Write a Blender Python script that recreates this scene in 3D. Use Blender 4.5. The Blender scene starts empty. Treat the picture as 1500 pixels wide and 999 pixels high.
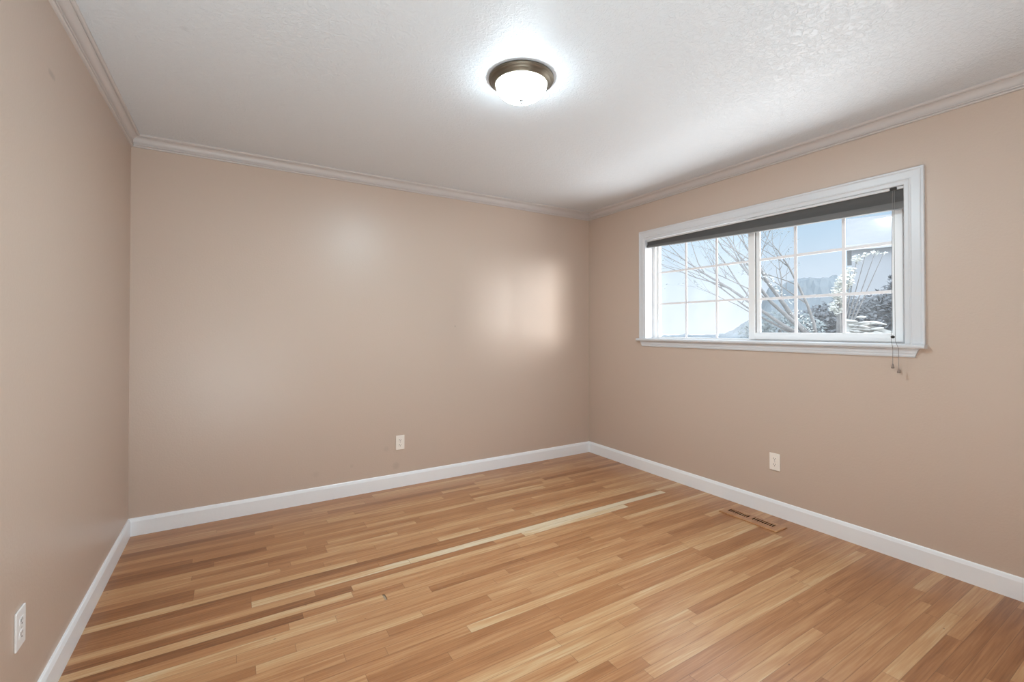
import bpy, bmesh, math, random
from mathutils import Vector, Matrix, noise as mnoise

scene = bpy.context.scene
COL = scene.collection
PI = math.pi

# ------------------------------------------------------------------ camera, sky, sun, exposure
cam_d = bpy.data.cameras.new('camera')
cam = bpy.data.objects.new('camera', cam_d)
COL.objects.link(cam)
scene.camera = cam
cam.location = (-3.114, -3.5671, 1.2558)
cam.rotation_euler = (PI / 2 + 0.0092, 0.0, -0.5495)
cam_d.sensor_width = 36.0
cam_d.sensor_fit = 'HORIZONTAL'
cam_d.lens = 665.008 / 1500 * 36
cam_d.shift_y = -0.01573
cam_d.clip_start = 0.02
cam_d.clip_end = 500

scene.view_settings.view_transform = 'Standard'
scene.view_settings.look = 'None'
scene.view_settings.exposure = 0.0
scene.view_settings.gamma = 1.0
scene.view_settings.use_curve_mapping = False

SKY_STRENGTH = 1.0
SUN_DIR = (0.42, -1.0, 0.055)        # towards a low hazy sun, nearly in line with the window wall
SUN_STRENGTH = 4.5
SUN_ANGLE = 0.36
LAMP_STRENGTH = 45.0
BULB_POWER = 29.0
WINDOW_FILL_POWER = 180.0
CEILING_FILL_POWER = 84.0                 # added fill light behind the camera, aimed up at the ceiling
LAMP_COLOR = (0.745, 0.925, 1.02)

world = bpy.data.worlds.new('world')
scene.world = world
world.use_nodes = True
wn = world.node_tree
wn.nodes.clear()
w_out = wn.nodes.new('ShaderNodeOutputWorld')
w_bg = wn.nodes.new('ShaderNodeBackground')
w_tc = wn.nodes.new('ShaderNodeTexCoord')
w_sep = wn.nodes.new('ShaderNodeSeparateXYZ')
w_rmp = wn.nodes.new('ShaderNodeValToRGB')
w_rmp.color_ramp.elements[0].position = 0.0
w_rmp.color_ramp.elements[0].color = (0.77, 0.83, 0.92, 1)
w_rmp.color_ramp.elements[1].position = 0.55
w_rmp.color_ramp.elements[1].color = (3.2, 3.5, 3.9, 1)      # bright hazy upper sky
e = w_rmp.color_ramp.elements.new(0.11)
e.color = (0.69, 0.80, 0.92, 1)
e = w_rmp.color_ramp.elements.new(0.2)
e.color = (0.51, 0.69, 0.86, 1)
e = w_rmp.color_ramp.elements.new(0.30)
e.color = (0.60, 0.76, 0.92, 1)
wn.links.new(w_tc.outputs['Generated'], w_sep.inputs[0])
wn.links.new(w_sep.outputs['Z'], w_rmp.inputs[0])
wn.links.new(w_rmp.outputs['Color'], w_bg.inputs['Color'])
w_bg.inputs['Strength'].default_value = SKY_STRENGTH
wn.links.new(w_bg.outputs[0], w_out.inputs[0])

sun_d = bpy.data.lights.new('sun', 'SUN')
sun_d.energy = SUN_STRENGTH
sun_d.angle = SUN_ANGLE
sun_d.color = (1.0, 0.93, 0.88)
sun = bpy.data.objects.new('sun', sun_d)
COL.objects.link(sun)
sun.location = (4, -12, 4)
sun.rotation_euler = Vector(SUN_DIR).to_track_quat('Z', 'Y').to_euler()

wf_d = bpy.data.lights.new('window_fill', 'AREA')     # added fill below the window, standing in for daylight bounced off the ground
wf_d.shape = 'RECTANGLE'
wf_d.size = 2.4
wf_d.size_y = 1.6
wf_d.energy = WINDOW_FILL_POWER
wf_d.color = (0.97, 0.99, 1.0)
wf = bpy.data.objects.new('window_fill', wf_d)
COL.objects.link(wf)
wf.location = (1.35, -1.75, 0.1)
wf.rotation_euler = Vector((1.0, 0.0, -0.75)).to_track_quat('Z', 'Y').to_euler()

fl_d = bpy.data.lights.new('ceiling_fill', 'AREA')  # unseen fill added to brighten the ceiling
fl_d.shape = 'RECTANGLE'
fl_d.size = 0.8
fl_d.size_y = 0.6
fl_d.energy = CEILING_FILL_POWER
fl_d.color = (0.745, 0.925, 1.02)
fl = bpy.data.objects.new('ceiling_fill', fl_d)
COL.objects.link(fl)
fl.location = (-3.2, -4.0, 0.35)
fl.rotation_euler = Vector((0, -0.15, -1.0)).to_track_quat('Z', 'Y').to_euler()

try:
    scene.cycles.use_denoising = True
    scene.cycles.max_bounces = 14
    scene.cycles.diffuse_bounces = 8
    scene.cycles.transparent_max_bounces = 16
    scene.cycles.sample_clamp_indirect = 6.0
    scene.cycles.caustics_reflective = False
    scene.cycles.caustics_refractive = False
except Exception:
    pass

# ------------------------------------------------------------------ room numbers (metres)
W = 3.6553          # width: left wall x = -W, window wall x = 0
L = 4.35            # length: back wall y = 0, rear wall y = -L
H = 2.44
TH = 0.15           # wall thickness

# ------------------------------------------------------------------ materials
def mat(name):
    m = bpy.data.materials.new(name)
    m.use_nodes = True
    nt = m.node_tree
    return m, nt, nt.nodes['Principled BSDF']

def N(nt, kind, **kw):
    n = nt.nodes.new(kind)
    for k, v in kw.items():
        setattr(n, k, v)
    return n

def plain(name, color, rough=0.5, metallic=0.0, spec=0.5, bump=0.0, bscale=200.0, vary=0.0, vscale=6.0):
    m, nt, p = mat(name)
    p.inputs['Base Color'].default_value = (*color, 1)
    p.inputs['Roughness'].default_value = rough
    p.inputs['Metallic'].default_value = metallic
    p.inputs['Specular IOR Level'].default_value = spec
    tc = N(nt, 'ShaderNodeTexCoord')
    if vary > 0:
        nz = N(nt, 'ShaderNodeTexNoise')
        nz.inputs['Scale'].default_value = vscale
        nz.inputs['Detail'].default_value = 4
        mx = N(nt, 'ShaderNodeMix', data_type='RGBA')
        mx.inputs[6].default_value = (*[c * (1 - vary) for c in color], 1)
        mx.inputs[7].default_value = (*[min(1, c * (1 + vary)) for c in color], 1)
        nt.links.new(tc.outputs['Object'], nz.inputs['Vector'])
        nt.links.new(nz.outputs['Fac'], mx.inputs[0])
        nt.links.new(mx.outputs[2], p.inputs['Base Color'])
    if bump > 0:
        nb = N(nt, 'ShaderNodeTexNoise')
        nb.inputs['Scale'].default_value = bscale
        nb.inputs['Detail'].default_value = 3
        b = N(nt, 'ShaderNodeBump')
        b.inputs['Strength'].default_value = 1.0
        b.inputs['Distance'].default_value = bump
        nt.links.new(tc.outputs['Object'], nb.inputs['Vector'])
        nt.links.new(nb.outputs['Fac'], b.inputs['Height'])
        nt.links.new(b.outputs[0], p.inputs['Normal'])
    return m

def spots(nt, base_socket_color, p, marks):
    """small stains of their own shape: marks = (centre, radius, strength)"""
    tc = N(nt, 'ShaderNodeTexCoord')
    prev = None
    for c, r, s in marks:
        d = N(nt, 'ShaderNodeVectorMath', operation='DISTANCE')
        d.inputs[1].default_value = c
        nt.links.new(tc.outputs['Object'], d.inputs[0])
        mr = N(nt, 'ShaderNodeMapRange', interpolation_type='SMOOTHSTEP')
        mr.inputs['From Min'].default_value = r * 0.3
        mr.inputs['From Max'].default_value = r
        mr.inputs['To Min'].default_value = s
        mr.inputs['To Max'].default_value = 0.0
        nt.links.new(d.outputs['Value'], mr.inputs['Value'])
        if prev is None:
            prev = mr.outputs[0]
        else:
            a = N(nt, 'ShaderNodeMath', operation='MAXIMUM')
            nt.links.new(prev, a.inputs[0])
            nt.links.new(mr.outputs[0], a.inputs[1])
            prev = a.outputs[0]
    mx = N(nt, 'ShaderNodeMix', data_type='RGBA')
    mx.inputs[6].default_value = (*base_socket_color, 1)
    mx.inputs[7].default_value = (*[c * 0.45 for c in base_socket_color], 1)
    nt.links.new(prev, mx.inputs[0])
    nt.links.new(mx.outputs[2], p.inputs['Base Color'])

WALL_COL = (0.558, 0.447, 0.370)
def wall_material(name, marks):
    m = plain(name, WALL_COL, rough=0.36, spec=0.5, bump=0.0006, bscale=95.0)
    spots(m.node_tree, WALL_COL, m.node_tree.nodes['Principled BSDF'], marks)
    return m

M_WALL = wall_material('tan_wall_paint', [((-W, -1.380, 2.135), 0.015, 0.35), ((-W, -1.396, 2.135), 0.017, 0.45), ((-W, -1.412, 2.135), 0.017, 0.45), ((-W, -1.428, 2.135), 0.015, 0.35)])
M_WALLB = wall_material('tan_wall_paint_scuffed', [
    ((-2.09, 0, 0.312), 0.03, 0.13), ((-2.011, 0, 0.17), 0.04, 0.2), ((-2.6, 0, 0.2), 0.03, 0.1),
    ((-1.5, 0, 1.28), 0.012, 0.3), ((-2.35, 0, 0.22), 0.02, 0.12)])

CEIL_COL = (0.675, 0.69, 0.71)
m_, nt_, p_ = mat('textured_ceiling_paint')
M_CEIL = m_
p_.inputs['Roughness'].default_value = 0.42
p_.inputs['Specular IOR Level'].default_value = 0.4
tc_ = N(nt_, 'ShaderNodeTexCoord')
n1 = N(nt_, 'ShaderNodeTexNoise'); n1.inputs['Scale'].default_value = 46; n1.inputs['Detail'].default_value = 5; n1.inputs['Roughness'].default_value = 0.6; n1.inputs['Distortion'].default_value = 1.2
rm = N(nt_, 'ShaderNodeMapRange'); rm.inputs['From Min'].default_value = 0.44; rm.inputs['From Max'].default_value = 0.60
bm_ = N(nt_, 'ShaderNodeBump'); bm_.inputs['Strength'].default_value = 0.8; bm_.inputs['Distance'].default_value = 0.0014
nt_.links.new(tc_.outputs['Object'], n1.inputs['Vector'])
nt_.links.new(n1.outputs['Fac'], rm.inputs['Value'])
nt_.links.new(rm.outputs[0], bm_.inputs['Height'])
nt_.links.new(bm_.outputs[0], p_.inputs['Normal'])
spots(nt_, CEIL_COL, p_, [((-3.286, -1.376, H), 0.022, 0.13), ((-2.9, -0.9, H), 0.02, 0.06)])

M_BASE = plain('white_baseboard_paint', (0.88, 0.91, 0.94), rough=0.35, bump=0.0004, bscale=60)
M_CROWN = plain('greige_crown_paint', (0.57, 0.52, 0.495), rough=0.42)
M_CASING = plain('white_window_trim_paint', (0.67, 0.68, 0.70), rough=0.32)
M_VINYL = plain('white_vinyl', (0.88, 0.88, 0.88), rough=0.35)
M_GRID = plain('white_muntin', (0.86, 0.84, 0.85), rough=0.4)
M_SHADE = plain('charcoal_shade_fabric', (0.082, 0.079, 0.077), rough=0.7, bump=0.0004, bscale=700)
M_SHADE_LIT = plain('lit_shade_fabric', (0.145, 0.141, 0.137), rough=0.6, bump=0.0004, bscale=700)  # paler copy of the fabric, light on its lower part put into the colour
M_RAIL = plain('grey_blind_rail', (0.74, 0.735, 0.73), rough=0.4)
M_CORD = plain('grey_cord', (0.27, 0.255, 0.245), rough=0.8)
M_TASSEL = plain('brown_tassel', (0.26, 0.20, 0.17), rough=0.6)
M_BRONZE = plain('brushed_bronze', (0.17, 0.14, 0.105), rough=0.42, metallic=0.9, vary=0.08, vscale=30)
M_FINIAL = plain('brushed_nickel', (0.20, 0.19, 0.18), rough=0.45, metallic=0.5)
M_IVORY = plain('ivory_plastic', (0.90, 0.84, 0.77), rough=0.35)
M_WHITEP = plain('white_plastic', (0.84, 0.84, 0.84), rough=0.35)
M_SLOT = plain('dark_slot', (0.04, 0.035, 0.03), rough=0.8)
M_SLOT_BACK = plain('black_slot_backing', (0.006, 0.005, 0.004), rough=1.0, spec=0.0)
M_SCREW = plain('painted_screw', (0.55, 0.52, 0.48), rough=0.35, metallic=0.4)

m_, nt_, p_ = mat('lit_opal_glass')
M_BOWL = m_
p_.inputs['Base Color'].default_value = (0.9, 0.9, 0.88, 1)
p_.inputs['Roughness'].default_value = 0.3
p_.inputs['Emission Color'].default_value = (*LAMP_COLOR, 1)
p_.inputs['Emission Strength'].default_value = LAMP_STRENGTH

def glass(name, veil):
    m = bpy.data.materials.new(name)
    m.use_nodes = True
    nt = m.node_tree
    nt.nodes.clear()
    out = N(nt, 'ShaderNodeOutputMaterial')
    tr = N(nt, 'ShaderNodeBsdfTransparent'); tr.inputs[0].default_value = (0.96, 0.98, 0.99, 1)
    gl = N(nt, 'ShaderNodeBsdfGlossy'); gl.inputs['Roughness'].default_value = 0.10
    fr = N(nt, 'ShaderNodeFresnel'); fr.inputs['IOR'].default_value = 1.45
    tl = N(nt, 'ShaderNodeBsdfTranslucent'); tl.inputs[0].default_value = (0.93, 0.95, 0.97, 1)
    mx = N(nt, 'ShaderNodeMixShader'); mx2 = N(nt, 'ShaderNodeMixShader')
    ge = N(nt, 'ShaderNodeNewGeometry')
    inv = N(nt, 'ShaderNodeMath', operation='SUBTRACT'); inv.inputs[0].default_value = 1.0
    ml = N(nt, 'ShaderNodeMath', operation='MULTIPLY')
    nt.links.new(ge.outputs['Backfacing'], inv.inputs[1])
    nt.links.new(fr.outputs[0], ml.inputs[0]); nt.links.new(inv.outputs[0], ml.inputs[1])
    nt.links.new(ml.outputs[0], mx.inputs[0])
    nt.links.new(tr.outputs[0], mx.inputs[1])
    nt.links.new(gl.outputs[0], mx.inputs[2])
    tc = N(nt, 'ShaderNodeTexCoord')
    nz = N(nt, 'ShaderNodeTexNoise'); nz.inputs['Scale'].default_value = 5; nz.inputs['Detail'].default_value = 5
    mr = N(nt, 'ShaderNodeMapRange')
    mr.inputs['From Min'].default_value = 0.35; mr.inputs['From Max'].default_value = 0.7
    mr.inputs['To Min'].default_value = veil * 0.75; mr.inputs['To Max'].default_value = veil * 1.3
    nt.links.new(tc.outputs['Object'], nz.inputs['Vector'])
    nt.links.new(nz.outputs['Fac'], mr.inputs['Value'])
    nt.links.new(mr.outputs[0], mx2.inputs[0])
    nt.links.new(mx.outputs[0], mx2.inputs[1])
    nt.links.new(tl.outputs[0], mx2.inputs[2])
    nt.links.new(mx2.outputs[0], out.inputs[0])
    return m
M_GLASS_L = glass('veiled_window_glass', 0.035)  # stronger pale veil added to wash out the view
M_GLASS_R = glass('window_glass', 0.012)

# oak strip floor: each board's own tone and grain seed sit on its face corners
def oak(name, use_attr=True, tone=0.5):
    m, nt, p = mat(name)
    tc = N(nt, 'ShaderNodeTexCoord')
    sep = N(nt, 'ShaderNodeSeparateColor')
    if use_attr:
        at = N(nt, 'ShaderNodeAttribute'); at.attribute_name = 'board'
        nt.links.new(at.outputs['Color'], sep.inputs[0])
    else:
        rgb = N(nt, 'ShaderNodeRGB'); rgb.outputs[0].default_value = (tone, 0.37, 0.5, 1)
        nt.links.new(rgb.outputs[0], sep.inputs[0])
    # grain coordinates
    seed = N(nt, 'ShaderNodeCombineXYZ')
    mulA = N(nt, 'ShaderNodeMath', operation='MULTIPLY'); mulA.inputs[1].default_value = 37.0
    mulB = N(nt, 'ShaderNodeMath', operation='MULTIPLY'); mulB.inputs[1].default_value = 91.0
    nt.links.new(sep.outputs[1], mulA.inputs[0]); nt.links.new(sep.outputs[1], mulB.inputs[0])
    nt.links.new(mulA.outputs[0], seed.inputs[0]); nt.links.new(mulB.outputs[0], seed.inputs[2])
    add = N(nt, 'ShaderNodeVectorMath', operation='ADD')
    nt.links.new(tc.outputs['Object'], add.inputs[0]); nt.links.new(seed.outputs[0], add.inputs[1])
    mp = N(nt, 'ShaderNodeMapping'); mp.inputs['Scale'].default_value = (1.6, 26, 1)
    mp2 = N(nt, 'ShaderNodeMapping'); mp2.inputs['Scale'].default_value = (5, 150, 1)
    nt.links.new(add.outputs[0], mp.inputs[0]); nt.links.new(add.outputs[0], mp2.inputs[0])
    g1 = N(nt, 'ShaderNodeTexNoise'); g1.inputs['Scale'].default_value = 1.0; g1.inputs['Detail'].default_value = 4; g1.inputs['Distortion'].default_value = 0.8
    g2 = N(nt, 'ShaderNodeTexNoise'); g2.inputs['Scale'].default_value = 1.0; g2.inputs['Detail'].default_value = 3
    nt.links.new(mp.outputs[0], g1.inputs['Vector']); nt.links.new(mp2.outputs[0], g2.inputs['Vector'])
    # tone = board tone + grain
    m1 = N(nt, 'ShaderNodeMapRange'); m1.inputs['From Min'].default_value = 0.3; m1.inputs['From Max'].default_value = 0.7; m1.inputs['To Min'].default_value = -0.12; m1.inputs['To Max'].default_value = 0.12; m1.clamp = False
    m2 = N(nt, 'ShaderNodeMapRange'); m2.inputs['From Min'].default_value = 0.3; m2.inputs['From Max'].default_value = 0.7; m2.inputs['To Min'].default_value = -0.10; m2.inputs['To Max'].default_value = 0.10; m2.clamp = False
    nt.links.new(g1.outputs['Fac'], m1.inputs['Value']); nt.links.new(g2.outputs['Fac'], m2.inputs['Value'])
    a1 = N(nt, 'ShaderNodeMath', operation='ADD'); a2 = N(nt, 'ShaderNodeMath', operation='ADD')
    nt.links.new(sep.outputs[0], a1.inputs[0]); nt.links.new(m1.outputs[0], a1.inputs[1])
    nt.links.new(a1.outputs[0], a2.inputs[0]); nt.links.new(m2.outputs[0], a2.inputs[1])
    cr = N(nt, 'ShaderNodeValToRGB')
    els = cr.color_ramp.elements
    els[0].position = 0.0; els[0].color = (0.165, 0.061, 0.021, 1)
    els[1].position = 1.0; els[1].color = (0.644, 0.531, 0.374, 1)
    for pos, c in ((0.28, (0.300, 0.124, 0.047)), (0.5, (0.413, 0.193, 0.082)), (0.72, (0.526, 0.300, 0.144)), (0.86, (0.592, 0.413, 0.235))):
        x = els.new(pos); x.color = (*c, 1)
    nt.links.new(a2.outputs[0], cr.inputs[0])
    # fine dark specks (nail holes, mineral flecks)
    vo = N(nt, 'ShaderNodeTexVoronoi'); vo.inputs['Scale'].default_value = 1.0
    mpv = N(nt, 'ShaderNodeMapping'); mpv.inputs['Scale'].default_value = (8, 13, 1)
    nt.links.new(add.outputs[0], mpv.inputs[0]); nt.links.new(mpv.outputs[0], vo.inputs['Vector'])
    vs = N(nt, 'ShaderNodeMapRange'); vs.inputs['From Min'].default_value = 0.03; vs.inputs['From Max'].default_value = 0.045; vs.inputs['To Min'].default_value = 0.55; vs.inputs['To Max'].default_value = 0.0
    nt.links.new(vo.outputs['Distance'], vs.inputs['Value'])
    mxs = N(nt, 'ShaderNodeMix', data_type='RGBA'); mxs.inputs[7].default_value = (0.07, 0.03, 0.015, 1)
    nt.links.new(vs.outputs[0], mxs.inputs[0]); nt.links.new(cr.outputs[0], mxs.inputs[6])
    last = mxs.outputs[2]
    if use_attr:
        uv = N(nt, 'ShaderNodeUVMap'); uv.uv_map = 'board_uv'
        su = N(nt, 'ShaderNodeSeparateXYZ')
        nt.links.new(uv.outputs[0], su.inputs[0])
        # distance (metres) to the board's long edge and to its ends
        ed = N(nt, 'ShaderNodeMath', operation='MINIMUM')
        nt.links.new(su.outputs[0], ed.inputs[0]); nt.links.new(su.outputs[1], ed.inputs[1])
        em = N(nt, 'ShaderNodeMapRange'); em.inputs['From Min'].default_value = 0.0005; em.inputs['From Max'].default_value = 0.0014; em.inputs['To Min'].default_value = 0.55; em.inputs['To Max'].default_value = 0.0
        nt.links.new(ed.outputs[0], em.inputs['Value'])
        mxe = N(nt, 'ShaderNodeMix', data_type='RGBA'); mxe.inputs[7].default_value = (0.13, 0.06, 0.028, 1)
        nt.links.new(em.outputs[0], mxe.inputs[0]); nt.links.new(last, mxe.inputs[6])
        last = mxe.outputs[2]
    nt.links.new(last, p.inputs['Base Color'])
    p.inputs['Roughness'].default_value = 0.30
    p.inputs['Specular IOR Level'].default_value = 0.5
    bp = N(nt, 'ShaderNodeBump'); bp.inputs['Strength'].default_value = 0.25; bp.inputs['Distance'].default_value = 0.0006
    nt.links.new(g2.outputs['Fac'], bp.inputs['Height']); nt.links.new(bp.outputs[0], p.inputs['Normal'])
    return m
M_OAK = oak('oak_strip_floor')
M_OAKV = oak('oak_register_wood', False, 0.52)

# outdoors
M_BARK = plain('pale_bark', (0.20, 0.195, 0.19), rough=0.9, vary=0.5, vscale=7)
M_LEAFP = plain('pale_sunlit_leaf', (0.62, 0.62, 0.57), rough=0.6, vary=0.12, vscale=3)
M_LEAFD = plain('dark_evergreen_leaf', (0.105, 0.115, 0.125), rough=0.7, vary=0.4, vscale=3)
M_LEAFG = plain('grey_green_leaf', (0.20, 0.235, 0.235), rough=0.7, vary=0.3, vscale=3)
M_HILL = plain('wooded_hill', (0.125, 0.15, 0.165), rough=0.95, vary=0.3, vscale=0.12)
M_ROOF = plain('pale_roof_shingle', (0.27, 0.275, 0.28), rough=0.85, vary=0.1, vscale=5)
M_FASCIA = plain('white_fascia', (0.6, 0.6, 0.6), rough=0.6)
M_HOUSE = plain('blue_grey_siding', (0.44, 0.45, 0.47), rough=0.8, vary=0.06, vscale=2)
M_ROCK = plain('pale_rock', (0.5, 0.49, 0.46), rough=0.9, vary=0.3, vscale=7)
M_GROUND = plain('pale_ground', (0.42, 0.41, 0.38), rough=0.95, vary=0.2, vscale=1.5)

# ------------------------------------------------------------------ mesh helpers
def finish(name, bm, material, parent=None, smooth=False, bevel=0.0, seg=2):
    if bevel > 0:
        bmesh.ops.bevel(bm, geom=list(bm.edges), offset=bevel, segments=seg, affect='EDGES', profile=0.5, clamp_overlap=True)
    me = bpy.data.meshes.new(name)
    bmesh.ops.recalc_face_normals(bm, faces=bm.faces)
    bm.to_mesh(me)
    bm.free()
    if smooth:
        for f in me.polygons:
            f.use_smooth = True
    o = bpy.data.objects.new(name, me)
    me.materials.append(material)
    COL.objects.link(o)
    if parent is not None:
        o.parent = parent
    return o

def box(bm, x0, x1, y0, y1, z0, z1):
    vs = [bm.verts.new((x, y, z)) for x in (x0, x1) for y in (y0, y1) for z in (z0, z1)]
    for f in ((0, 1, 3, 2), (4, 6, 7, 5), (0, 4, 5, 1), (2, 3, 7, 6), (0, 2, 6, 4), (1, 5, 7, 3)):
        bm.faces.new([vs[i] for i in f])

def boxes(lst):
    bm = bmesh.new()
    for b in lst:
        box(bm, *b)
    return bm

def sweep(bm, stations, closed_profile=True):
    """stations: list of rings (lists of points), joined ring to ring"""
    rings = [[bm.verts.new(p) for p in r] for r in stations]
    n = len(rings[0])
    for a, b in zip(rings[:-1], rings[1:]):
        for i in range(n if closed_profile else n - 1):
            j = (i + 1) % n
            bm.faces.new((a[i], a[j], b[j], b[i]))
    bm.faces.new(rings[0])
    bm.faces.new(list(reversed(rings[-1])))

def lathe(bm, prof, seg=48, c=(0, 0, 0)):
    rings = []
    for r, z in prof:
        if r < 1e-6:
            rings.append([bm.verts.new((c[0], c[1], c[2] + z))])
        else:
            rings.append([bm.verts.new((c[0] + r * math.cos(2 * PI * k / seg), c[1] + r * math.sin(2 * PI * k / seg), c[2] + z)) for k in range(seg)])
    for a, b in zip(rings[:-1], rings[1:]):
        if len(a) == 1 and len(b) == 1:
            continue
        for k in range(seg):
            l = (k + 1) % seg
            if len(a) == 1:
                bm.faces.new((a[0], b[l], b[k]))
            elif len(b) == 1:
                bm.faces.new((a[k], a[l], b[0]))
            else:
                bm.faces.new((a[k], a[l], b[l], b[k]))

def tube(bm, pts, radii, seg=8):
    pts = [Vector(p) for p in pts]
    rings = []
    prev = None
    for i, p in enumerate(pts):
        d = (pts[min(i + 1, len(pts) - 1)] - pts[max(i - 1, 0)]).normalized()
        u = d.orthogonal().normalized() if prev is None else (prev - d * prev.dot(d)).normalized()
        prev = u
        v = d.cross(u)
        r = radii[i] if isinstance(radii, (list, tuple)) else radii
        rings.append([p + (u * math.cos(2 * PI * k / seg) + v * math.sin(2 * PI * k / seg)) * r for k in range(seg)])
    sweep(bm, rings)

def empty(name, loc=(0, 0, 0)):
    o = bpy.data.objects.new(name, None)
    o.empty_display_size = 0.1
    COL.objects.link(o)
    o.location = loc
    return o

def tag(o, label=None, cat=None, group=None, kind=None):
    if label: o['label'] = label
    if cat: o['category'] = cat
    if group: o['group'] = group
    if kind: o['kind'] = kind
    return o

def struct(name, bm, m, label=None, **kw):
    o = finish(name, bm, m, **kw)
    return tag(o, label, None, None, 'structure')

# ------------------------------------------------------------------ floor
rnd = random.Random(11)
PITCH, OFF = 0.0514, 0.0186
# boards the eye picks out: row -> (x start, x end, tone)
SEG = {
    1: [(-3.66, -2.3, .42), (-2.22, -1.27, .70), (-1.27, -0.65, .45)], 2: [(-2.22, -1.45, .60), (-0.65, 0, .40)],
    3: [(-3.66, -3.2, .66), (-3.2, -2.3, .62), (-1.4, -0.9, .48)], 4: [(-2.56, -1.44, .28), (-0.86, -0.17, .64)],
    5: [(-3.66, -2.9, .26)], 6: [(-3.66, -3.0, .36)], 7: [(-2.59, -1.78, .68), (-1.78, -0.9, .46)],
    8: [(-0.90, 0, .22), (-3.66, -2.9, .40)], 9: [(-1.6, -0.95, .42), (-0.95, 0, .58)],
    10: [(-2.39, -1.60, .48), (-1.60, -0.70, .74), (-3.66, -3.3, .26)], 11: [(-2.39, -1.0, .73), (-3.66, -2.95, .22), (-0.7, 0, .5)],
    12: [(-3.66, -3.2, .24)], 13: [(-2.64, -2.10, .68), (-3.66, -2.75, .62), (-2.1, -1.5, .45)],
    14: [(-3.29, -2.66, .40), (-3.66, -3.29, .60), (-1.22, 0, .68), (-1.60, -1.22, .62)], 15: [(-2.66, -2.25, .64), (-3.66, -2.95, .58), (-2.25, -1.4, .5)],
    16: [(-3.66, -2.85, .40), (-2.03, -1.45, .70)], 17: [(-2.07, -1.3, .55), (-3.66, -3.27, .20)], 18: [(-3.27, -2.7, .45), (-3.66, -3.27, .28), (-1.38, -0.14, .70)],
    19: [(-3.66, -2.54, .74), (-2.54, -2.07, .55), (-2.07, -1.79, .82), (-1.79, -1.38, .66), (-1.38, -0.14, .76)],
    20: [(-3.66, -2.10, .24), (-2.10, -0.47, .36), (-0.47, 0, .52)], 21: [(-3.66, -3.04, .32), (-3.04, -2.45, .42), (-2.45, -1.36, .40), (-1.36, -0.3, .46)],
    22: [(-3.66, -3.04, .36), (-3.04, -2.30, .88), (-2.30, -0.28, .97), (-0.28, 0, .5)],
    23: [(-3.66, -2.78, .67), (-2.78, -1.8, .40), (-1.6, -0.73, .93), (-0.73, 0, .52)],
    24: [(-3.66, -2.62, .24), (-2.62, -1.54, .74), (-1.54, -0.90, .58), (-0.90, -0.0, .46)],
    25: [(-3.66, -2.63, .80), (-2.63, -1.7, .54), (-1.7, -0.9, .60)], 26: [(-3.66, -2.85, .20), (-2.85, -2.4, .42), (-0.90, 0, .78)],
    27: [(-3.66, -2.91, .50), (-2.91, -2.51, .72), (-2.5, -1.5, .56)], 28: [(-3.66, -2.73, .76), (-2.73, -2.3, .62)],
    29: [(-3.1, -1.9, .55)], 30: [(-2.9, -2.0, .58)], 31: [(-0.39, -0.18, .74), (-2.4, -1.5, .60), (-1.5, -0.39, .54)], 32: [(-1.7, -0.83, .62), (-0.83, -0.26, .33)],
    33: [(-0.98, -0.26, .38), (-1.9, -1.3, .68)], 34: [(-0.86, 0, .58), (-2.6, -1.5, .50), (-1.5, -0.86, .55)],
    35: [(-2.27, -0.875, .82), (-0.875, -0.2, .74), (-3.2, -2.27, .50)], 36: [(-2.7, -1.9, .44), (-1.9, -0.86, .46), (-0.86, -0.24, .78)],
    37: [(-2.4, -1.5, .48), (-1.5, -0.9, .50), (-0.9, -0.2, .40)], 38: [(-2.9, -1.9, .47), (-1.9, -0.88, .50), (-0.88, -0.3, .34)],
    39: [(-2.6, -1.99, .44), (-1.99, -0.28, .80)], 40: [(-2.9, -2.0, .78), (-2.0, -1.55, .73), (-1.55, -0.7, .52)],
    41: [(-2.41, -1.7, .76), (-1.7, -0.9, .56), (-0.9, 0, .50)], 42: [(-2.0, -0.87, .72), (-0.87, 0, .60)],
    43: [(-2.2, -1.37, .74), (-1.37, -0.65, .37), (-0.65, 0, .45)], 44: [(-1.9, -1.44, .60), (-1.44, -0.6, .74), (-0.6, 0, .52)],
    45: [(-1.78, -0.71, .66), (-0.71, 0, .58)], 46: [(-1.82, -0.705, .74), (-0.705, -0.1, .82)],
    47: [(-2.0, -0.9, .44), (-0.9, 0, .44)], 48: [(-1.7, -0.7, .46), (-0.7, 0, .42)], 49: [(-1.6, -0.7, .52), (-0.7, 0, .38)],
    50: [(-1.8, -1.03, .76), (-1.03, 0, .42)], 51: [(-1.5, -0.6, .50), (-0.6, 0, .44)], 52: [(-1.4, -0.3, .52)], 53: [(-1.3, -0.4, .55)],
    54: [(-1.4, -0.5, .46), (-0.5, 0, .44)], 55: [(-1.08, -0.40, .82), (-0.40, 0, .70)], 56: [(-1.07, -0.61, .36), (-0.61, 0, .52)],
    57: [(-0.91, 0, .32)], 58: [(-0.95, -0.1, .34)], 59: [(-0.8, 0, .28)], 60: [(-0.74, 0, .60)],
}
for k_ in SEG:
    SEG[k_] = [(a_, b_, 0.5 + (t_ - 0.5) * (0.72 if k_ >= 30 else 0.88) if 0.6 < t_ < 0.85 else t_) for a_, b_, t_ in SEG[k_]]

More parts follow.
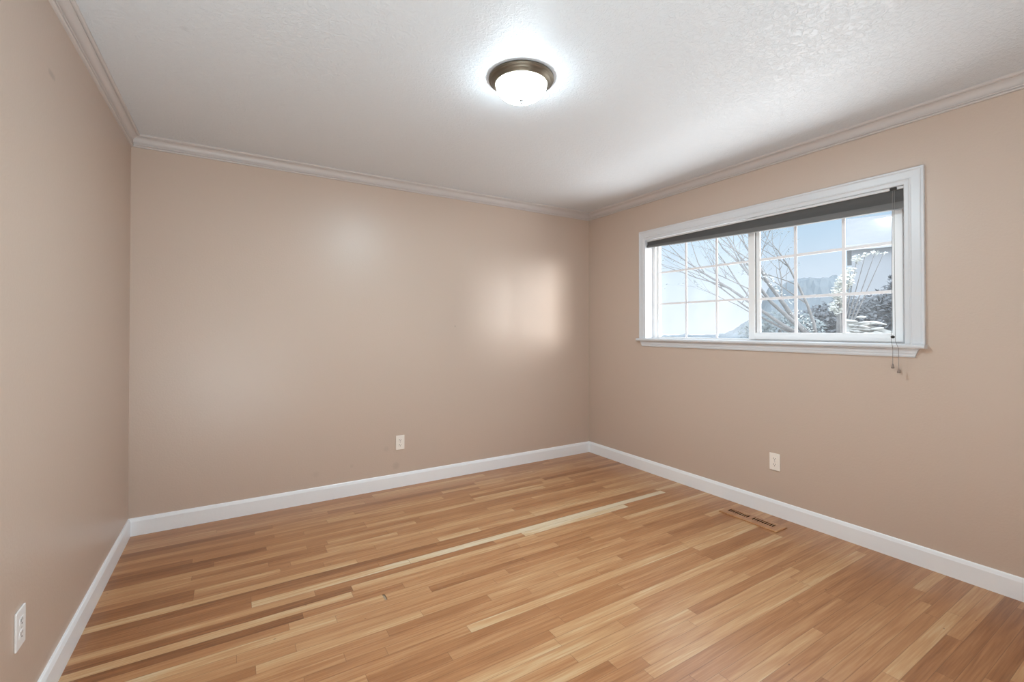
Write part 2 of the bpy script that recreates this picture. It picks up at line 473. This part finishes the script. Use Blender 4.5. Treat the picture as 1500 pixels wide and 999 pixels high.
def row_boards(k):
    out = []
    def fill(a, b):
        x = a
        while x < b - 1e-4:
            ln = rnd.uniform(0.35, 1.35)
            if b - (x + ln) < 0.28:
                ln = b - x
            t = min(.80, max(.24, rnd.gauss(.51, .085)))
            out.append((x, min(x + ln, b), t))
            x += ln
    cur = -W - 0.05
    for a, b, t in sorted(SEG.get(k, [])):
        a = max(a, cur)
        if b - a < 0.02:
            continue
        if a - cur > 0.01:
            fill(cur, a)
        out.append((a, b, t))
        cur = b
    if 0.05 - cur > 0.01:
        fill(cur, 0.05)
    return out

def build_floor():
    bm = bmesh.new()
    cl = bm.loops.layers.float_color.new('board')
    uvl = bm.loops.layers.uv.new('board_uv')
    k = -1
    while OFF + PITCH * k < L + 0.1:
        y1 = -(OFF + PITCH * k)
        y0 = y1 - PITCH
        for a, b, t in row_boards(k):
            s = rnd.random()
            h = (b - a) / 2
            ym = (y0 + y1) / 2
            # two strips either side of the middle so the uv holds plain distances to the edges
            for (ya, yb, va, vb) in ((y0, ym, 0, PITCH / 2), (ym, y1, PITCH / 2, 0)):
                for (xa, xb, ua, ub) in ((a, a + h, 0, h), (a + h, b, h, 0)):
                    vs = [bm.verts.new(p) for p in ((xa, ya, 0), (xb, ya, 0), (xb, yb, 0), (xa, yb, 0))]
                    f = bm.faces.new(vs)
                    for lp, uv in zip(f.loops, ((ua, va), (ub, va), (ub, vb), (ua, vb))):
                        lp[cl] = (t, s, 0, 1)
                        lp[uvl].uv = uv
        k += 1
    bmesh.ops.remove_doubles(bm, verts=bm.verts, dist=1e-5)
    # slab underneath
    box(bm, -W - TH, TH, -L - TH, TH, -0.15, -0.004)
    me = bpy.data.meshes.new('floor')
    bm.to_mesh(me)
    bm.free()
    me.materials.append(M_OAK)
    o = bpy.data.objects.new('floor', me)
    COL.objects.link(o)
    tag(o, 'honey oak strip floor with mixed pale and brown boards', None, None, 'structure')
build_floor()

# ------------------------------------------------------------------ walls and ceiling
OY0, OY1, OZ0, OZ1 = -2.5965, -0.7385, 1.150, 2.066      # rough opening of the window
struct('wall_left', boxes([(-W - TH, -W, -L - TH, TH, -0.15, H + 0.1)]), M_WALL, 'tan painted left wall')
struct('wall_back', boxes([(-W, TH, 0, TH, -0.15, H + 0.1)]), M_WALLB, 'tan painted back wall facing the camera')
struct('wall_right', boxes([
    (0, TH, -L - TH, OY0, -0.15, H + 0.1), (0, TH, OY1, 0, -0.15, H + 0.1),
    (0, TH, OY0, OY1, -0.15, OZ0), (0, TH, OY0, OY1, OZ1, H + 0.1)]), M_WALL, 'tan painted right wall with the window')
struct('wall_rear', boxes([(-W, 0, -L - TH, -L, -0.15, H + 0.1)]), M_WALL, 'tan wall behind the camera')
struct('ceiling', boxes([(-W - TH, TH, -L - TH, TH, H, H + 0.2)]), M_CEIL, 'white ceiling with a light knockdown texture')

def run_profile(name, prof, wall, m, label):
    """prof: (distance from wall, z); runs the length of one wall with mitred ends"""
    bm = bmesh.new()
    if wall == 'back':
        st = [[(-W + d, -d, z) for d, z in prof], [(-d, -d, z) for d, z in prof]]
    elif wall == 'left':
        st = [[(-W + d, -L + d, z) for d, z in prof], [(-W + d, -d, z) for d, z in prof]]
    elif wall == 'right':
        st = [[(-d, -d, z) for d, z in prof], [(-d, -L + d, z) for d, z in prof]]
    else:
        st = [[(-d, -L + d, z) for d, z in prof], [(-W + d, -L + d, z) for d, z in prof]]
    sweep(bm, st)
    return struct(name, bm, m, label)

BH, BT = 0.1064, 0.0133
base_prof = [(0, 0.0), (BT, 0.0), (BT, BH - 0.020), (BT - 0.0012, BH - 0.0165), (0.0085, BH - 0.004), (0.0055, BH), (0, BH)]
CD, CP = 0.0718, 0.0488
z0 = H - CD
crown_prof = [(0, z0), (0.009, z0), (0.0130, z0 + 0.0015), (0.0145, z0 + 0.0050), (0.0135, z0 + 0.0090), (0.0090, z0 + 0.0100), (0.0088, z0 + 0.0122),
              (0.0140, z0 + 0.0132), (0.0160, z0 + 0.0170), (0.0150, z0 + 0.0215), (0.0105, z0 + 0.0225), (0.0105, z0 + 0.0255)]
for i in range(1, 10):                       # the cove
    a = (i / 9) * PI / 2
    crown_prof.append((0.0105 + 0.0255 * (1 - math.cos(a)), z0 + 0.0255 + 0.0325 * math.sin(a)))
crown_prof += [(0.0360, H - 0.0100), (0.0395, H - 0.0098), (0.0395, H - 0.0125), (0.0440, H - 0.0120), (0.0480, H - 0.0085), (CP, H - 0.004), (CP, H), (0, H)]
for wn_ in ('back', 'left', 'right'):
    run_profile('baseboard_' + wn_, base_prof, wn_, M_BASE, 'white baseboard along the %s wall' % wn_)
for i, wn_ in enumerate(('back', 'left', 'right', 'rear')):
    run_profile('trim_%d' % (i + 1), crown_prof, wn_, M_CROWN, 'pale greige crown moulding along the %s wall' % wn_)

# ------------------------------------------------------------------ window
win = empty('window_1', (0, -1.667, 1.17))
tag(win, 'white sliding window with two gridded sashes in the right wall', None, None, 'structure')
WP = Matrix.Translation((0, 1.667, -1.17))
def wpart(name, bm, m, parent=None, **kw):
    bmesh.ops.transform(bm, matrix=WP, verts=bm.verts)
    return finish(name, bm, m, parent or win, **kw)

SILL = 1.1745
CO = dict(l=-0.6905, r=-2.6655, t=2.1235)      # casing outer edges
CI = dict(l=-0.7570, r=-2.5785, t=2.0425)      # casing inner edges
def casing():
    bm = bmesh.new()
    prof = [(0, 0.0), (0, -0.0165), (0.03, -0.0185), (0.13, -0.0185), (0.17, -0.0150), (0.24, -0.0140), (0.62, -0.0125), (0.66, -0.0150), (0.70, -0.0150),
            (0.74, -0.0115), (0.80, -0.0105), (0.97, -0.0105), (1.0, -0.009), (1.0, 0.0)]
    def ring(kind):
        out = []
        for s, x in prof:
            yl = CO['l'] + s * (CI['l'] - CO['l'])
            yr = CO['r'] + s * (CI['r'] - CO['r'])
            zt = CO['t'] + s * (CI['t'] - CO['t'])
            out.append({'lb': (x, yl, SILL), 'lt': (x, yl, zt), 'rt': (x, yr, zt), 'rb': (x, yr, SILL)}[kind])
        return out
    sweep(bm, [ring(k) for k in ('lb', 'lt', 'rt', 'rb')])
    return bm
wpart('casing', casing(), M_CASING)
# jamb lining: two sides and head
wpart('jamb', boxes([(-0.004, 0.10, CI['l'] + 0.0005, OY1, SILL - 0.02, OZ1), (-0.004, 0.10, OY0, CI['r'] - 0.0005, SILL - 0.02, OZ1),
                     (-0.004, 0.10, OY0, OY1, 2.054, OZ1)]), M_CASING)
# stool with rounded nose and horns
def stool():
    bm = bmesh.new()
    prof = [(0.10, 1.1525), (-0.036, 1.1525), (-0.0425, 1.1545), (-0.0455, 1.1595), (-0.0455, 1.1675), (-0.0425, 1.1725), (-0.036, SILL), (0.10, SILL)]
    a = [(x, -0.677, z) for x, z in prof]; b = [(x, -2.671, z) for x, z in prof]
    # horns in front of the wall only; the tongue behind stays inside the opening
    front = [i for i, (x, z) in enumerate(prof) if x < 0]
    pf = [(min(x, 0.0), z) for x, z in prof]
    sweep(bm, [[(x, -0.677, z) for x, z in pf], [(x, -2.671, z) for x, z in pf]])
    box(bm, -0.001, 0.10, OY0, OY1, 1.1525, SILL)
    return bm
wpart('window_sill', stool(), M_CASING)
def apron():
    bm = bmesh.new()
    prof = [(0, 1.1525), (-0.0150, 1.1525), (-0.0165, 1.146), (-0.0150, 1.126), (-0.0125, 1.121), (-0.0125, 1.112), (-0.009, 1.1035), (0, 1.1035)]
    def e(y, sgn):
        return [(x, y + sgn * 0.020 * (1.1525 - z) / 0.049, z) for x, z in prof]
    sweep(bm, [e(-0.699, -1), e(-2.640, 1)])
    return bm
wpart('apron', apron(), M_CASING)

FY0, FY1, FZ0, FZ1 = -2.590, -0.7450, 1.1745, 2.054    # vinyl frame, outer
def ring_frame(x0, x1, y0, y1, zb, zt, wl, wr, wb, wt):
    return boxes([(x0, x1, y0, y0 + wr, zb, zt), (x0, x1, y1 - wl, y1, zb, zt),
                  (x0, x1, y0 + wr, y1 - wl, zb, zb + wb), (x0, x1, y0 + wr, y1 - wl, zt - wt, zt)])
wpart('window_frame', ring_frame(0.09, 0.15, FY0, FY1, FZ0, FZ1, 0.040, 0.045, 0.012, 0.03), M_VINYL, bevel=0.0015, seg=1)

def grid_mesh(x, ys, zs, y0, y1, zb, zt, w):
    lst = [(x - 0.003, x + 0.003, y - w / 2, y + w / 2, zb, zt) for y in ys]
    lst += [(x - 0.0026, x + 0.0026, y0, y1, z - w / 2, z + w / 2) for z in zs]
    return boxes(lst)
# fixed sash (far half)
fs = wpart('fixed_sash', ring_frame(0.112, 0.142, -1.672, -0.786, 1.180, 2.030, 0.022, 0.030, 0.006, 0.026), M_VINYL, bevel=0.001, seg=1)
wpart('pane', boxes([(0.127, 0.131, -1.645, -0.806, 1.184, 2.008)]), M_GLASS_L, fs)
wpart('muntin_grid', grid_mesh(0.120, (-1.085, -1.368), (1.478, 1.755), -1.645, -0.806, 1.184, 2.008, 0.016), M_GRID, fs)
# sliding sash (near half), in front of the fixed one
def sliding():
    bm = ring_frame(0.075, 0.106, -2.545, -1.652, 1.184, 2.030, 0.046, 0.040, 0.045, 0.03)
    box(bm, 0.090, 0.106, -1.728, -1.7005, 1.229, 2.000)          # glazing bead on the meeting stile
    box(bm, 0.091, 0.106, -2.508, -2.492, 1.229, 2.000)
    box(bm, 0.092, 0.106, -2.492, -1.728, 1.226, 1.232)
    return bm
ss = wpart('sliding_sash', sliding(), M_VINYL, bevel=0.001, seg=1)
wpart('gap_strip', boxes([(0.0862, 0.0905, -1.7010, -1.6975, 1.230, 2.000)]), M_SLOT, ss)  # dark strip added in place of the gap between stile and bead
wpart('pane', boxes([(0.100, 0.104, -2.496, -1.722, 1.228, 2.004)]), M_GLASS_R, ss)
wpart('muntin_grid', grid_mesh(0.0955, (-1.968, -2.250), (1.470, 1.750), -2.500, -1.715, 1.229, 2.004, 0.018), M_GRID, ss)

# ------------------------------------------------------------------ shade in the window recess
bl = empty('window_shade', (0, -1.667, 2.045))
tag(bl, 'raised charcoal window shade with a grey headrail hanging inside the window recess', 'window shade')
BP = Matrix.Translation((0, 1.667, -2.045))
def bpart(name, bm, m, parent=None, **kw):
    bmesh.ops.transform(bm, matrix=BP, verts=bm.verts)
    return finish(name, bm, m, parent or bl, **kw)
bpart('headrail', boxes([(0.004, 0.042, -2.5765, -0.7600, 2.0275, 2.0415)]), M_RAIL, bevel=0.0015, seg=2)
def shade_bottom(y):
    t = (-0.76 - y) / 1.8165
    return 1.9775 - 0.085 * t + 0.026 * t * t
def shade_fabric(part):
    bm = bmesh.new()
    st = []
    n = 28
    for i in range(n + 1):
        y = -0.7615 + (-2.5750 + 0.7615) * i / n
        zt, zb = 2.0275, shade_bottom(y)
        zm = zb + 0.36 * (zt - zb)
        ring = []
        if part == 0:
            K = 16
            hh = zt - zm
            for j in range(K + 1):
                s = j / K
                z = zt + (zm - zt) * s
                # hangs back under the rail, kicks out towards the paler band
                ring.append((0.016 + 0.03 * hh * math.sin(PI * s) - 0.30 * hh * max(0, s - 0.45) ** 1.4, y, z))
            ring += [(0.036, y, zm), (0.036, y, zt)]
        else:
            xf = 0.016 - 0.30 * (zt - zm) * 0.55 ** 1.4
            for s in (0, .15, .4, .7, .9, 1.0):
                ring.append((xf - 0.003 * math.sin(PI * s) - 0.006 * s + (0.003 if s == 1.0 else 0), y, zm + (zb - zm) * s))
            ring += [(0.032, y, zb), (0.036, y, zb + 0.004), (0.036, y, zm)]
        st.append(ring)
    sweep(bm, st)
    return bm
bpart('fabric', shade_fabric(0), M_SHADE)
tag(bpart('lit_band', shade_fabric(1), M_SHADE_LIT), 'lower fabric band with light painted into its paler grey')
bpart('cord_lock', boxes([(-0.004, 0.006, -2.545, -2.515, 2.026, 2.040)]), M_SLOT, bevel=0.001, seg=1)
def cord(y0, y1, zend):
    bm = bmesh.new()
    tube(bm, [(-0.001, y0, 2.034), (-0.012, y0 - 0.001, 1.8), (-0.049, (y0 + y1) / 2, 1.19), (-0.0495, y1, 1.15), (-0.050, y1, zend + 0.012)], 0.0011, 6)
    return bm
def tassel(y, z):
    bm = bmesh.new()
    lathe(bm, [(0, 0.014), (0.0025, 0.013), (0.004, 0.006), (0.0068, -0.004), (0.0075, -0.009), (0.006, -0.012), (0, -0.012)], 16, (-0.050, y, z))
    return bm
c1 = bpart('cord', cord(-2.527, -2.539, 1.054), M_CORD)
bpart('tassel', tassel(-2.539, 1.054), M_TASSEL, c1, smooth=True)
bmk = bmesh.new(); bmesh.ops.create_uvsphere(bmk, u_segments=14, v_segments=8, radius=0.0085, matrix=Matrix.Translation((-0.046, -2.5385, 1.213)) @ Matrix.Diagonal((0.8, 1.15, 0.95, 1)))
bpart('cord_stop', bmk, M_SLOT, c1, smooth=True)
c2 = bpart('cord', cord(-2.536, -2.565, 1.031), M_CORD)
bpart('tassel', tassel(-2.565, 1.031), M_TASSEL, c2, smooth=True)

# ------------------------------------------------------------------ ceiling lamp
lamp = empty('ceiling_light', (-1.962, -1.770, H))
tag(lamp, 'lit flush ceiling light with white glass bowl and bronze rim on the ceiling', 'ceiling light')
bm = bmesh.new()
lathe(bm, [(0, -0.0005), (0.150, -0.0005), (0.1535, -0.003), (0.1545, -0.009), (0.1525, -0.0135), (0.147, -0.0155), (0.1435, -0.0165), (0.1415, -0.021),
           (0.137, -0.0245), (0.131, -0.0275), (0.128, -0.032), (0.1255, -0.0345), (0.120, -0.034), (0.118, -0.028), (0.118, -0.012), (0, -0.012)], 64)
finish('pan', bm, M_BRONZE, lamp, smooth=True)
bm = bmesh.new()
prof = [(0.1175, -0.032)]
for i in range(1, 15):
    a = i / 14 * PI / 2
    prof.append((0.1185 * math.cos(a) ** 0.85 if i < 14 else 0, -0.037 - 0.067 * math.sin(a)))
lathe(bm, prof, 64)
finish('glass_bowl', bm, M_BOWL, lamp, smooth=True)
bm = bmesh.new()
lathe(bm, [(0, -0.1015), (0.0085, -0.1025), (0.0105, -0.105), (0.009, -0.108), (0.004, -0.110), (0.0035, -0.113), (0.0055, -0.116), (0.005, -0.120), (0, -0.1225)], 24)
finish('finial', bm, M_FINIAL, lamp, smooth=True)

bulb_d = bpy.data.lights.new('bulb', 'AREA')         # the lamp's downward light
bulb_d.shape = 'DISK'
bulb_d.size = 0.014
bulb_d.energy = BULB_POWER
bulb_d.color = LAMP_COLOR
bulb = bpy.data.objects.new('bulb', bulb_d)
COL.objects.link(bulb)
bulb.parent = lamp
bulb.location = (0, 0, -0.1245)

# ------------------------------------------------------------------ wall outlets
def outlet(name, loc, rz, label, m):
    """faces local -y, plate centred on loc"""
    r = empty(name, loc)
    r.rotation_euler = (0, 0, rz)
    tag(r, label, 'outlet', 'duplex wall outlets')
    bm = boxes([(-0.035, 0.035, -0.0055, 0.0, -0.057, 0.057)])
    finish('cover_plate', bm, m, r, bevel=0.0022, seg=2)
    for s in (1, -1):
        bm = bmesh.new()
        zc = 0.0195 * s
        ring = []
        for k in range(28):
            a = 2 * PI * k / 28
            x = max(-0.0168, min(0.0168, 0.0172 * math.cos(a)))
            z = max(-0.0122, min(0.0122, 0.0172 * math.sin(a)))
            ring.append((x, z))
        sweep(bm, [[(x, -0.0050, zc + z) for x, z in ring], [(x, -0.0063, zc + z) for x, z in ring], [(x * .95, -0.0068, zc + z * .95) for x, z in ring]])
        rc = finish('receptacle', bm, m, r)
        bm = boxes([(-0.0078, -0.0052, -0.0071, -0.0060, zc - 0.0012, zc + 0.0082), (0.0052, 0.0074, -0.0071, -0.0060, zc - 0.0002, zc + 0.0076)])
        bmesh.ops.create_cone(bm, cap_ends=True, segments=14, radius1=0.0027, radius2=0.0027, depth=0.001, matrix=Matrix.Translation((0, -0.0067, zc - 0.0068)) @ Matrix.Rotation(PI / 2, 4, 'X'))
        finish('slots', bm, M_SLOT, rc)
    bm = bmesh.new()
    bmesh.ops.create_cone(bm, cap_ends=True, segments=16, radius1=0.0033, radius2=0.0028, depth=0.0016, matrix=Matrix.Translation((0, -0.0060, 0)) @ Matrix.Rotation(PI / 2, 4, 'X'))
    finish('screw', bm, M_SCREW, r)
    return r
outlet('wall_outlet', (-1.9783, -0.0002, 0.3510), 0, 'ivory duplex outlet on the back wall above the white baseboard', M_IVORY)
outlet('wall_outlet', (-0.0002, -1.8768, 0.3620), -PI / 2, 'ivory duplex outlet on the right wall below the window', M_IVORY)
outlet('wall_outlet', (-W + 0.0002, -1.6445, 0.3680), PI / 2, 'white duplex outlet on the left wall beside the camera', M_WHITEP)

# ------------------------------------------------------------------ wooden floor register
vent = empty('floor_register', (-0.195, -1.829, 0))
tag(vent, 'oak floor register with a row of dark slots near the right baseboard', 'floor vent')
def register():
    bm = bmesh.new()
    x0, x1, y0, y1, zt = -0.066, 0.062, -0.194, 0.194, 0.008
    sx0, sx1 = -0.014, 0.032
    slots = []
    for g0, g1 in ((0.022, 0.166), (-0.146, -0.002)):
        n = 9
        p = (g1 - g0) / n
        for i in range(n):
            slots.append((g0 + p * i + p * 0.18, g0 + p * i + p * 0.82))
    slots.sort()
    # two long rails and the bars between the slots; bevelled outside edge
    box(bm, x0 + 0.006, sx0, y0 + 0.006, y1 - 0.006, 0.0005, zt)
    box(bm, sx1, x1 - 0.006, y0 + 0.006, y1 - 0.006, 0.0005, zt)
    ys = [y0 + 0.006] + [v for s in slots for v in s] + [y1 - 0.006]
    for a, b in zip(ys[0::2], ys[1::2]):
        box(bm, sx0, sx1, a, b, 0.0060, zt)
    # sloping lip
    o = [(x0, y0), (x1, y0), (x1, y1), (x0, y1)]
    i_ = [(x0 + 0.006, y0 + 0.006), (x1 - 0.006, y0 + 0.006), (x1 - 0.006, y1 - 0.006), (x0 + 0.006, y1 - 0.006)]
    vo = [bm.verts.new((x, y, 0.0005)) for x, y in o]
    vm = [bm.verts.new((x, y, 0.0045)) for x, y in o]
    vi = [bm.verts.new((x, y, zt)) for x, y in i_]
    for k in range(4):
        l = (k + 1) % 4
        bm.faces.new((vo[k], vo[l], vm[l], vm[k]))
        bm.faces.new((vm[k], vm[l], vi[l], vi[k]))
    return bm
finish('grille', register(), M_OAKV, vent)
finish('slot_backing', boxes([(-0.018, 0.036, -0.150, 0.170, 0.0005, 0.0012)]), M_SLOT_BACK, vent)  # black sheet under the slots, painted in place of the unlit hollow

# ------------------------------------------------------------------ outdoors
gz = -0.55
bm = bmesh.new()
box(bm, TH, 140, -60, 110, gz - 0.2, gz)
struct('ground', bm, M_GROUND, 'pale ground outside')

def hill():
    bm = bmesh.new()
    crest = [(-0.3, -0.3), (0.0, -0.2), (0.30, 0.2), (0.40, 3.0), (0.47, 8.6), (0.6, 10.2), (0.8, 10.6), (1.0, 11.4), (1.3, 11.0)]
    def hgt(t):
        for (t0, h0), (t1, h1) in zip(crest[:-1], crest[1:]):
            if t <= t1:
                f = (t - t0) / (t1 - t0)
                return h0 + (h1 - h0) * f * f * (3 - 2 * f)
        return crest[-1][1]
    A, B = Vector((59.2, 52.0, 0)), Vector((98.1, 28.1, 0))
    back = Vector((0.853, 0.522, 0))
    n, mrow = 110, 10
    grid = []
    for i in range(n + 1):
        t = -0.3 + 1.6 * i / n
        row = []
        for j in range(mrow + 1):
            s_ = j / mrow
            p = A + (B - A) * t + back * ((s_ - 0.85) * 24)
            z = gz + (hgt(t) - gz) * math.sin(min(1.0, s_ * 1.18) * PI / 2)
            q = Vector((p.x * 0.33, p.y * 0.33, 3 + s_ * 4))
            z += (0.45 * mnoise.noise(q) + 0.5 * mnoise.noise(q * 2.7)) * min(1, s_ * 3)
            row.append(bm.verts.new((p.x, p.y, z)))
        grid.append(row)
    for i in range(n):
        for j in range(mrow):
            bm.faces.new((grid[i][j], grid[i + 1][j], grid[i + 1][j + 1], grid[i][j + 1]))
    return bm
struct('hill', hill(), M_HILL, 'distant blue-grey wooded hill')

def leaf_cloud(bm, rng, centre, rad, n, size, shell=0.35):
    for _ in range(n):
        v = Vector((rng.gauss(0, 1), rng.gauss(0, 1), rng.gauss(0, 1))).normalized()
        r = (shell + (1 - shell) * rng.random()) 
        p = Vector(centre) + Vector((v.x * rad[0], v.y * rad[1], v.z * rad[2])) * r
        a = Vector((rng.uniform(-1, 1), rng.uniform(-1, 1), rng.uniform(-.6, .6))).normalized()
        b = a.orthogonal().normalized()
        s = size * rng.uniform(.6, 1.3)
        q = [p - a * s, p + b * s * .42, p + a * s, p - b * s * .42]
        bm.faces.new([bm.verts.new(x) for x in q])

def grow(bm, rng, tips, p, d, length, r, depth, bend):
    pts, rad = [Vector(p)], [r]
    cur, dd = Vector(p), Vector(d).normalized()
    n = 5
    for i in range(n):
        dd = (dd + Vector((rng.uniform(-1, 1), rng.uniform(-1, 1), rng.uniform(-.7, .9))) * bend).normalized()
        cur = cur + dd * length / n
        pts.append(cur.copy()); rad.append(r * (1 - 0.62 * (i + 1) / n))
        if depth > 0 and i >= 1:
            for _ in range(2 if i > 2 else 1):
                nd = (dd + Vector((rng.uniform(-1, 1), rng.uniform(-1, 1), rng.uniform(-.5, .7))) * 0.75).normalized()
                grow(bm, rng, tips, cur, nd, length * rng.uniform(.42, .66), rad[-1] * 0.55, depth - 1, bend)
    tube(bm, pts, rad, 6 if depth else 4)
    tips.append(cur.copy())

def bare_tree():
    rng = random.Random(5)
    r = empty('bare_tree', (5.70, 0.42, gz))
    tag(r, 'bare leaning tree with pale branches outside the middle of the window', 'tree')
    off = Vector((5.70, 0.42, gz))
    bm = bmesh.new(); tips = []
    base = Vector((0, 0, 0))
    fork = Vector((-0.05, 0.03, 1.55))
    tube(bm, [base, Vector((0.03, -0.02, 0.8)), fork], [0.13, 0.105, 0.09], 10)
    left = Vector((-0.42, 0.907, 0))
    for (dx, dz, ln, rr, dp) in ((0.60, 0.80, 2.3, 0.050, 2), (0.78, 0.72, 2.6, 0.042, 2), (0.92, 0.55, 2.9, 0.040, 2), (0.98, 0.34, 2.4, 0.026, 2), (0.30, 0.95, 1.8, 0.030, 2)):
        d = left * dx + Vector((rng.uniform(-.15, .15), rng.uniform(-.15, .15), dz))
        grow(bm, rng, tips, fork, d, ln, rr, dp, 0.16)
    tk = finish('trunk', bm, M_BARK, r, smooth=True)
    bm = bmesh.new()
    for t in tips:
        leaf_cloud(bm, rng, t, (0.10, 0.10, 0.10), 5, 0.030, 0.1)
    finish('foliage', bm, M_LEAFG, r)
    bm = bmesh.new()
    a, b = Vector((5.55, 0.51, 1.22)) - off, Vector((4.86, 0.92, 2.24)) - off
    for i in range(22):
        t = i / 21
        leaf_cloud(bm, rng, a.lerp(b, t) + Vector((0, 0, rng.uniform(-.06, .10))), (0.07, 0.07, 0.07), 7, 0.020, 0.1)
    tag(finish('blossom', bm, M_LEAFP, r), 'pale sunlit leaves along the lowest limb')
bare_tree()

def bushy(name, loc, blobs, leafm, label, cat, seed, n, size, group=None, trunk_h=None, barkm=None):
    rng = random.Random(seed)
    r = empty(name, loc)
    tag(r, label, cat, group)
    o = Vector(loc)
    bm = bmesh.new()
    tot = sum(b[3] * b[4] * b[5] for b in blobs)
    for x, y, z, rx, ry, rz in blobs:
        c = Vector((x, y, z)) - o
        k = int(n * (rx * ry * rz) / tot)
        leaf_cloud(bm, rng, c, (rx, ry, rz), k, size, 0.5)
    finish('foliage', bm, leafm, r)
    bm = bmesh.new()
    c0 = Vector(blobs[0][:3]) - o
    tube(bm, [(0, 0, 0), (c0.x * .4, c0.y * .4, c0.z * .5), c0], [0.09, 0.07, 0.03], 8)
    for x, y, z, rx, ry, rz in blobs[1:]:
        tube(bm, [(c0.x * .4, c0.y * .4, c0.z * .5), Vector((x, y, z)) - o], [0.02, 0.006], 6)
    finish('trunk', bm, barkm or M_BARK, r)
    return r
bushy('dark_evergreen', (10.6, 2.1, gz), [(10.2, 2.35, 1.25, .55, .55, .75), (10.8, 1.95, 1.3, .6, .6, .85), (11.4, 1.55, 1.35, .6, .6, .95), (9.75, 2.65, 1.05, .5, .5, .7), (11.9, 1.25, 1.7, .5, .5, 1.2)],
      M_LEAFD, 'dark evergreen mass behind the pale rocks, low in the near sash', 'tree', 3, 8500, 0.075)
bushy('pale_shrub', (8.25, 1.2, gz), [(8.25, 1.2, 2.02, .16, .16, .22), (8.35, 1.13, 2.28, .17, .17, .20), (8.22, 1.22, 1.75, .14, .14, .2), (8.45, 1.05, 2.5, .10, .10, .13), (8.58, 0.98, 2.80, .09, .09, .10), (8.74, 0.88, 2.90, .08, .08, .06), (8.92, 0.77, 2.94, .08, .08, .05), (9.08, 0.67, 2.93, .07, .07, .05)],
      M_LEAFP, 'small pale sunlit tree with an arching branch, before the grey house', 'tree', 8, 900, 0.045)
bushy('grey_shrub', (6.9, 1.75, gz), [(6.9, 1.75, 1.25, .5, .5, .45), (6.5, 2.0, 1.1, .4, .4, .4), (7.4, 1.5, 1.2, .4, .4, .4)],
      M_LEAFG, 'grey-green hazy shrub behind the bare tree', 'shrub', 21, 1700, 0.05)

def house():
    r = empty('neighbouring_house', (15.0, 2.9, gz))
    tag(r, 'blue-grey neighbouring house with a pale roof, upper right through the window', 'house')
    o = Vector((15.0, 2.9, gz))
    ax = Vector((0.37, -0.929, 0)); dp = Vector((0.929, 0.37, 0))
    def P(u, d, z): 
        v = Vector((14.28, 3.34, 0)) + ax * u + dp * d
        return Vector((v.x, v.y, z)) - o
    bm = bmesh.new()
    pts = [P(0.0, 0.12, gz), P(7, 0.12, gz), P(7, 4.4, gz), P(0.0, 4.4, gz)]
    top = [Vector((p.x, p.y, 4.05 - o.z)) for p in pts]
    sweep(bm, [pts, top])
    finish('wall', bm, M_HOUSE, r)
    bm = bmesh.new()
    a = [P(-0.15, 0.0, 3.90), P(7.3, 0.0, 3.90), P(7.3, 2.4, 5.25), P(-0.15, 2.4, 5.25)]
    b = [v + Vector((0, 0, 0.12)) for v in a]
    sweep(bm, [a, b])
    a = [P(-0.15, 2.4, 5.25), P(7.3, 2.4, 5.25), P(7.3, 4.8, 3.9), P(-0.15, 4.8, 3.9)]
    b = [v + Vector((0, 0, 0.12)) for v in a]
    sweep(bm, [a, b])
    rf = finish('roof', bm, M_ROOF, r)
    bm = bmesh.new()
    sweep(bm, [[P(-0.2, -0.06, 3.86), P(-0.2, 0.0, 3.86), P(-0.2, 0.0, 4.03), P(-0.2, -0.06, 4.03)], [P(7.35, -0.06, 3.86), P(7.35, 0.0, 3.86), P(7.35, 0.0, 4.03), P(7.35, -0.06, 4.03)]])
    finish('fascia', bm, M_FASCIA, rf)
house()

def rock_bank():
    rng = random.Random(4)
    bm = bmesh.new()
    o = Vector((7.65, 0.40, gz))
    ax = Vector((0.345, -0.939, 0)); dp = Vector((0.939, 0.345, 0))
    # stacked flat stones, higher towards the left
    for i in range(260):
        u = rng.uniform(-0.45, 0.75)
        top = (1.62 - gz) - 0.36 * (u + 0.45) / 1.0
        z = rng.uniform(0.2, max(0.25, top))
        d = 0.30 * z + rng.uniform(-0.06, 0.06)
        c = ax * u + dp * d + Vector((0, 0, z))
        sx, sy, sz = rng.uniform(.05, .13), rng.uniform(.05, .10), rng.uniform(.018, .04)
        m4 = Matrix.Translation(c) @ Matrix.Rotation(math.atan2(ax.y, ax.x) + rng.uniform(-.3, .3), 4, 'Z') @ Matrix.Rotation(rng.uniform(-.2, .2), 4, 'Y') @ Matrix.Diagonal((sx, sy, sz, 1))
        bmesh.ops.create_icosphere(bm, subdivisions=2, radius=1.0, matrix=m4)
    # earth core
    st = []
    for u in (-0.42, -0.40, 0.8):
        top = (1.50 - gz) - 0.36 * max(0, (u + 0.45)) if u > -0.5 else 1.2
        st.append([Vector((0, 0, 0)) + ax * u + dp * (-0.02), ax * u + dp * 0.62, ax * u + dp * 0.6 + Vector((0, 0, top)), ax * u + dp * (0.30 * top + 0.05) + Vector((0, 0, top))])
    sweep(bm, st)
    r = finish('rock_bank', bm, M_ROCK)
    r.location = o
    tag(r, 'pale sunlit rock bank at the lower right of the window view', 'rock bank')
rock_bank()
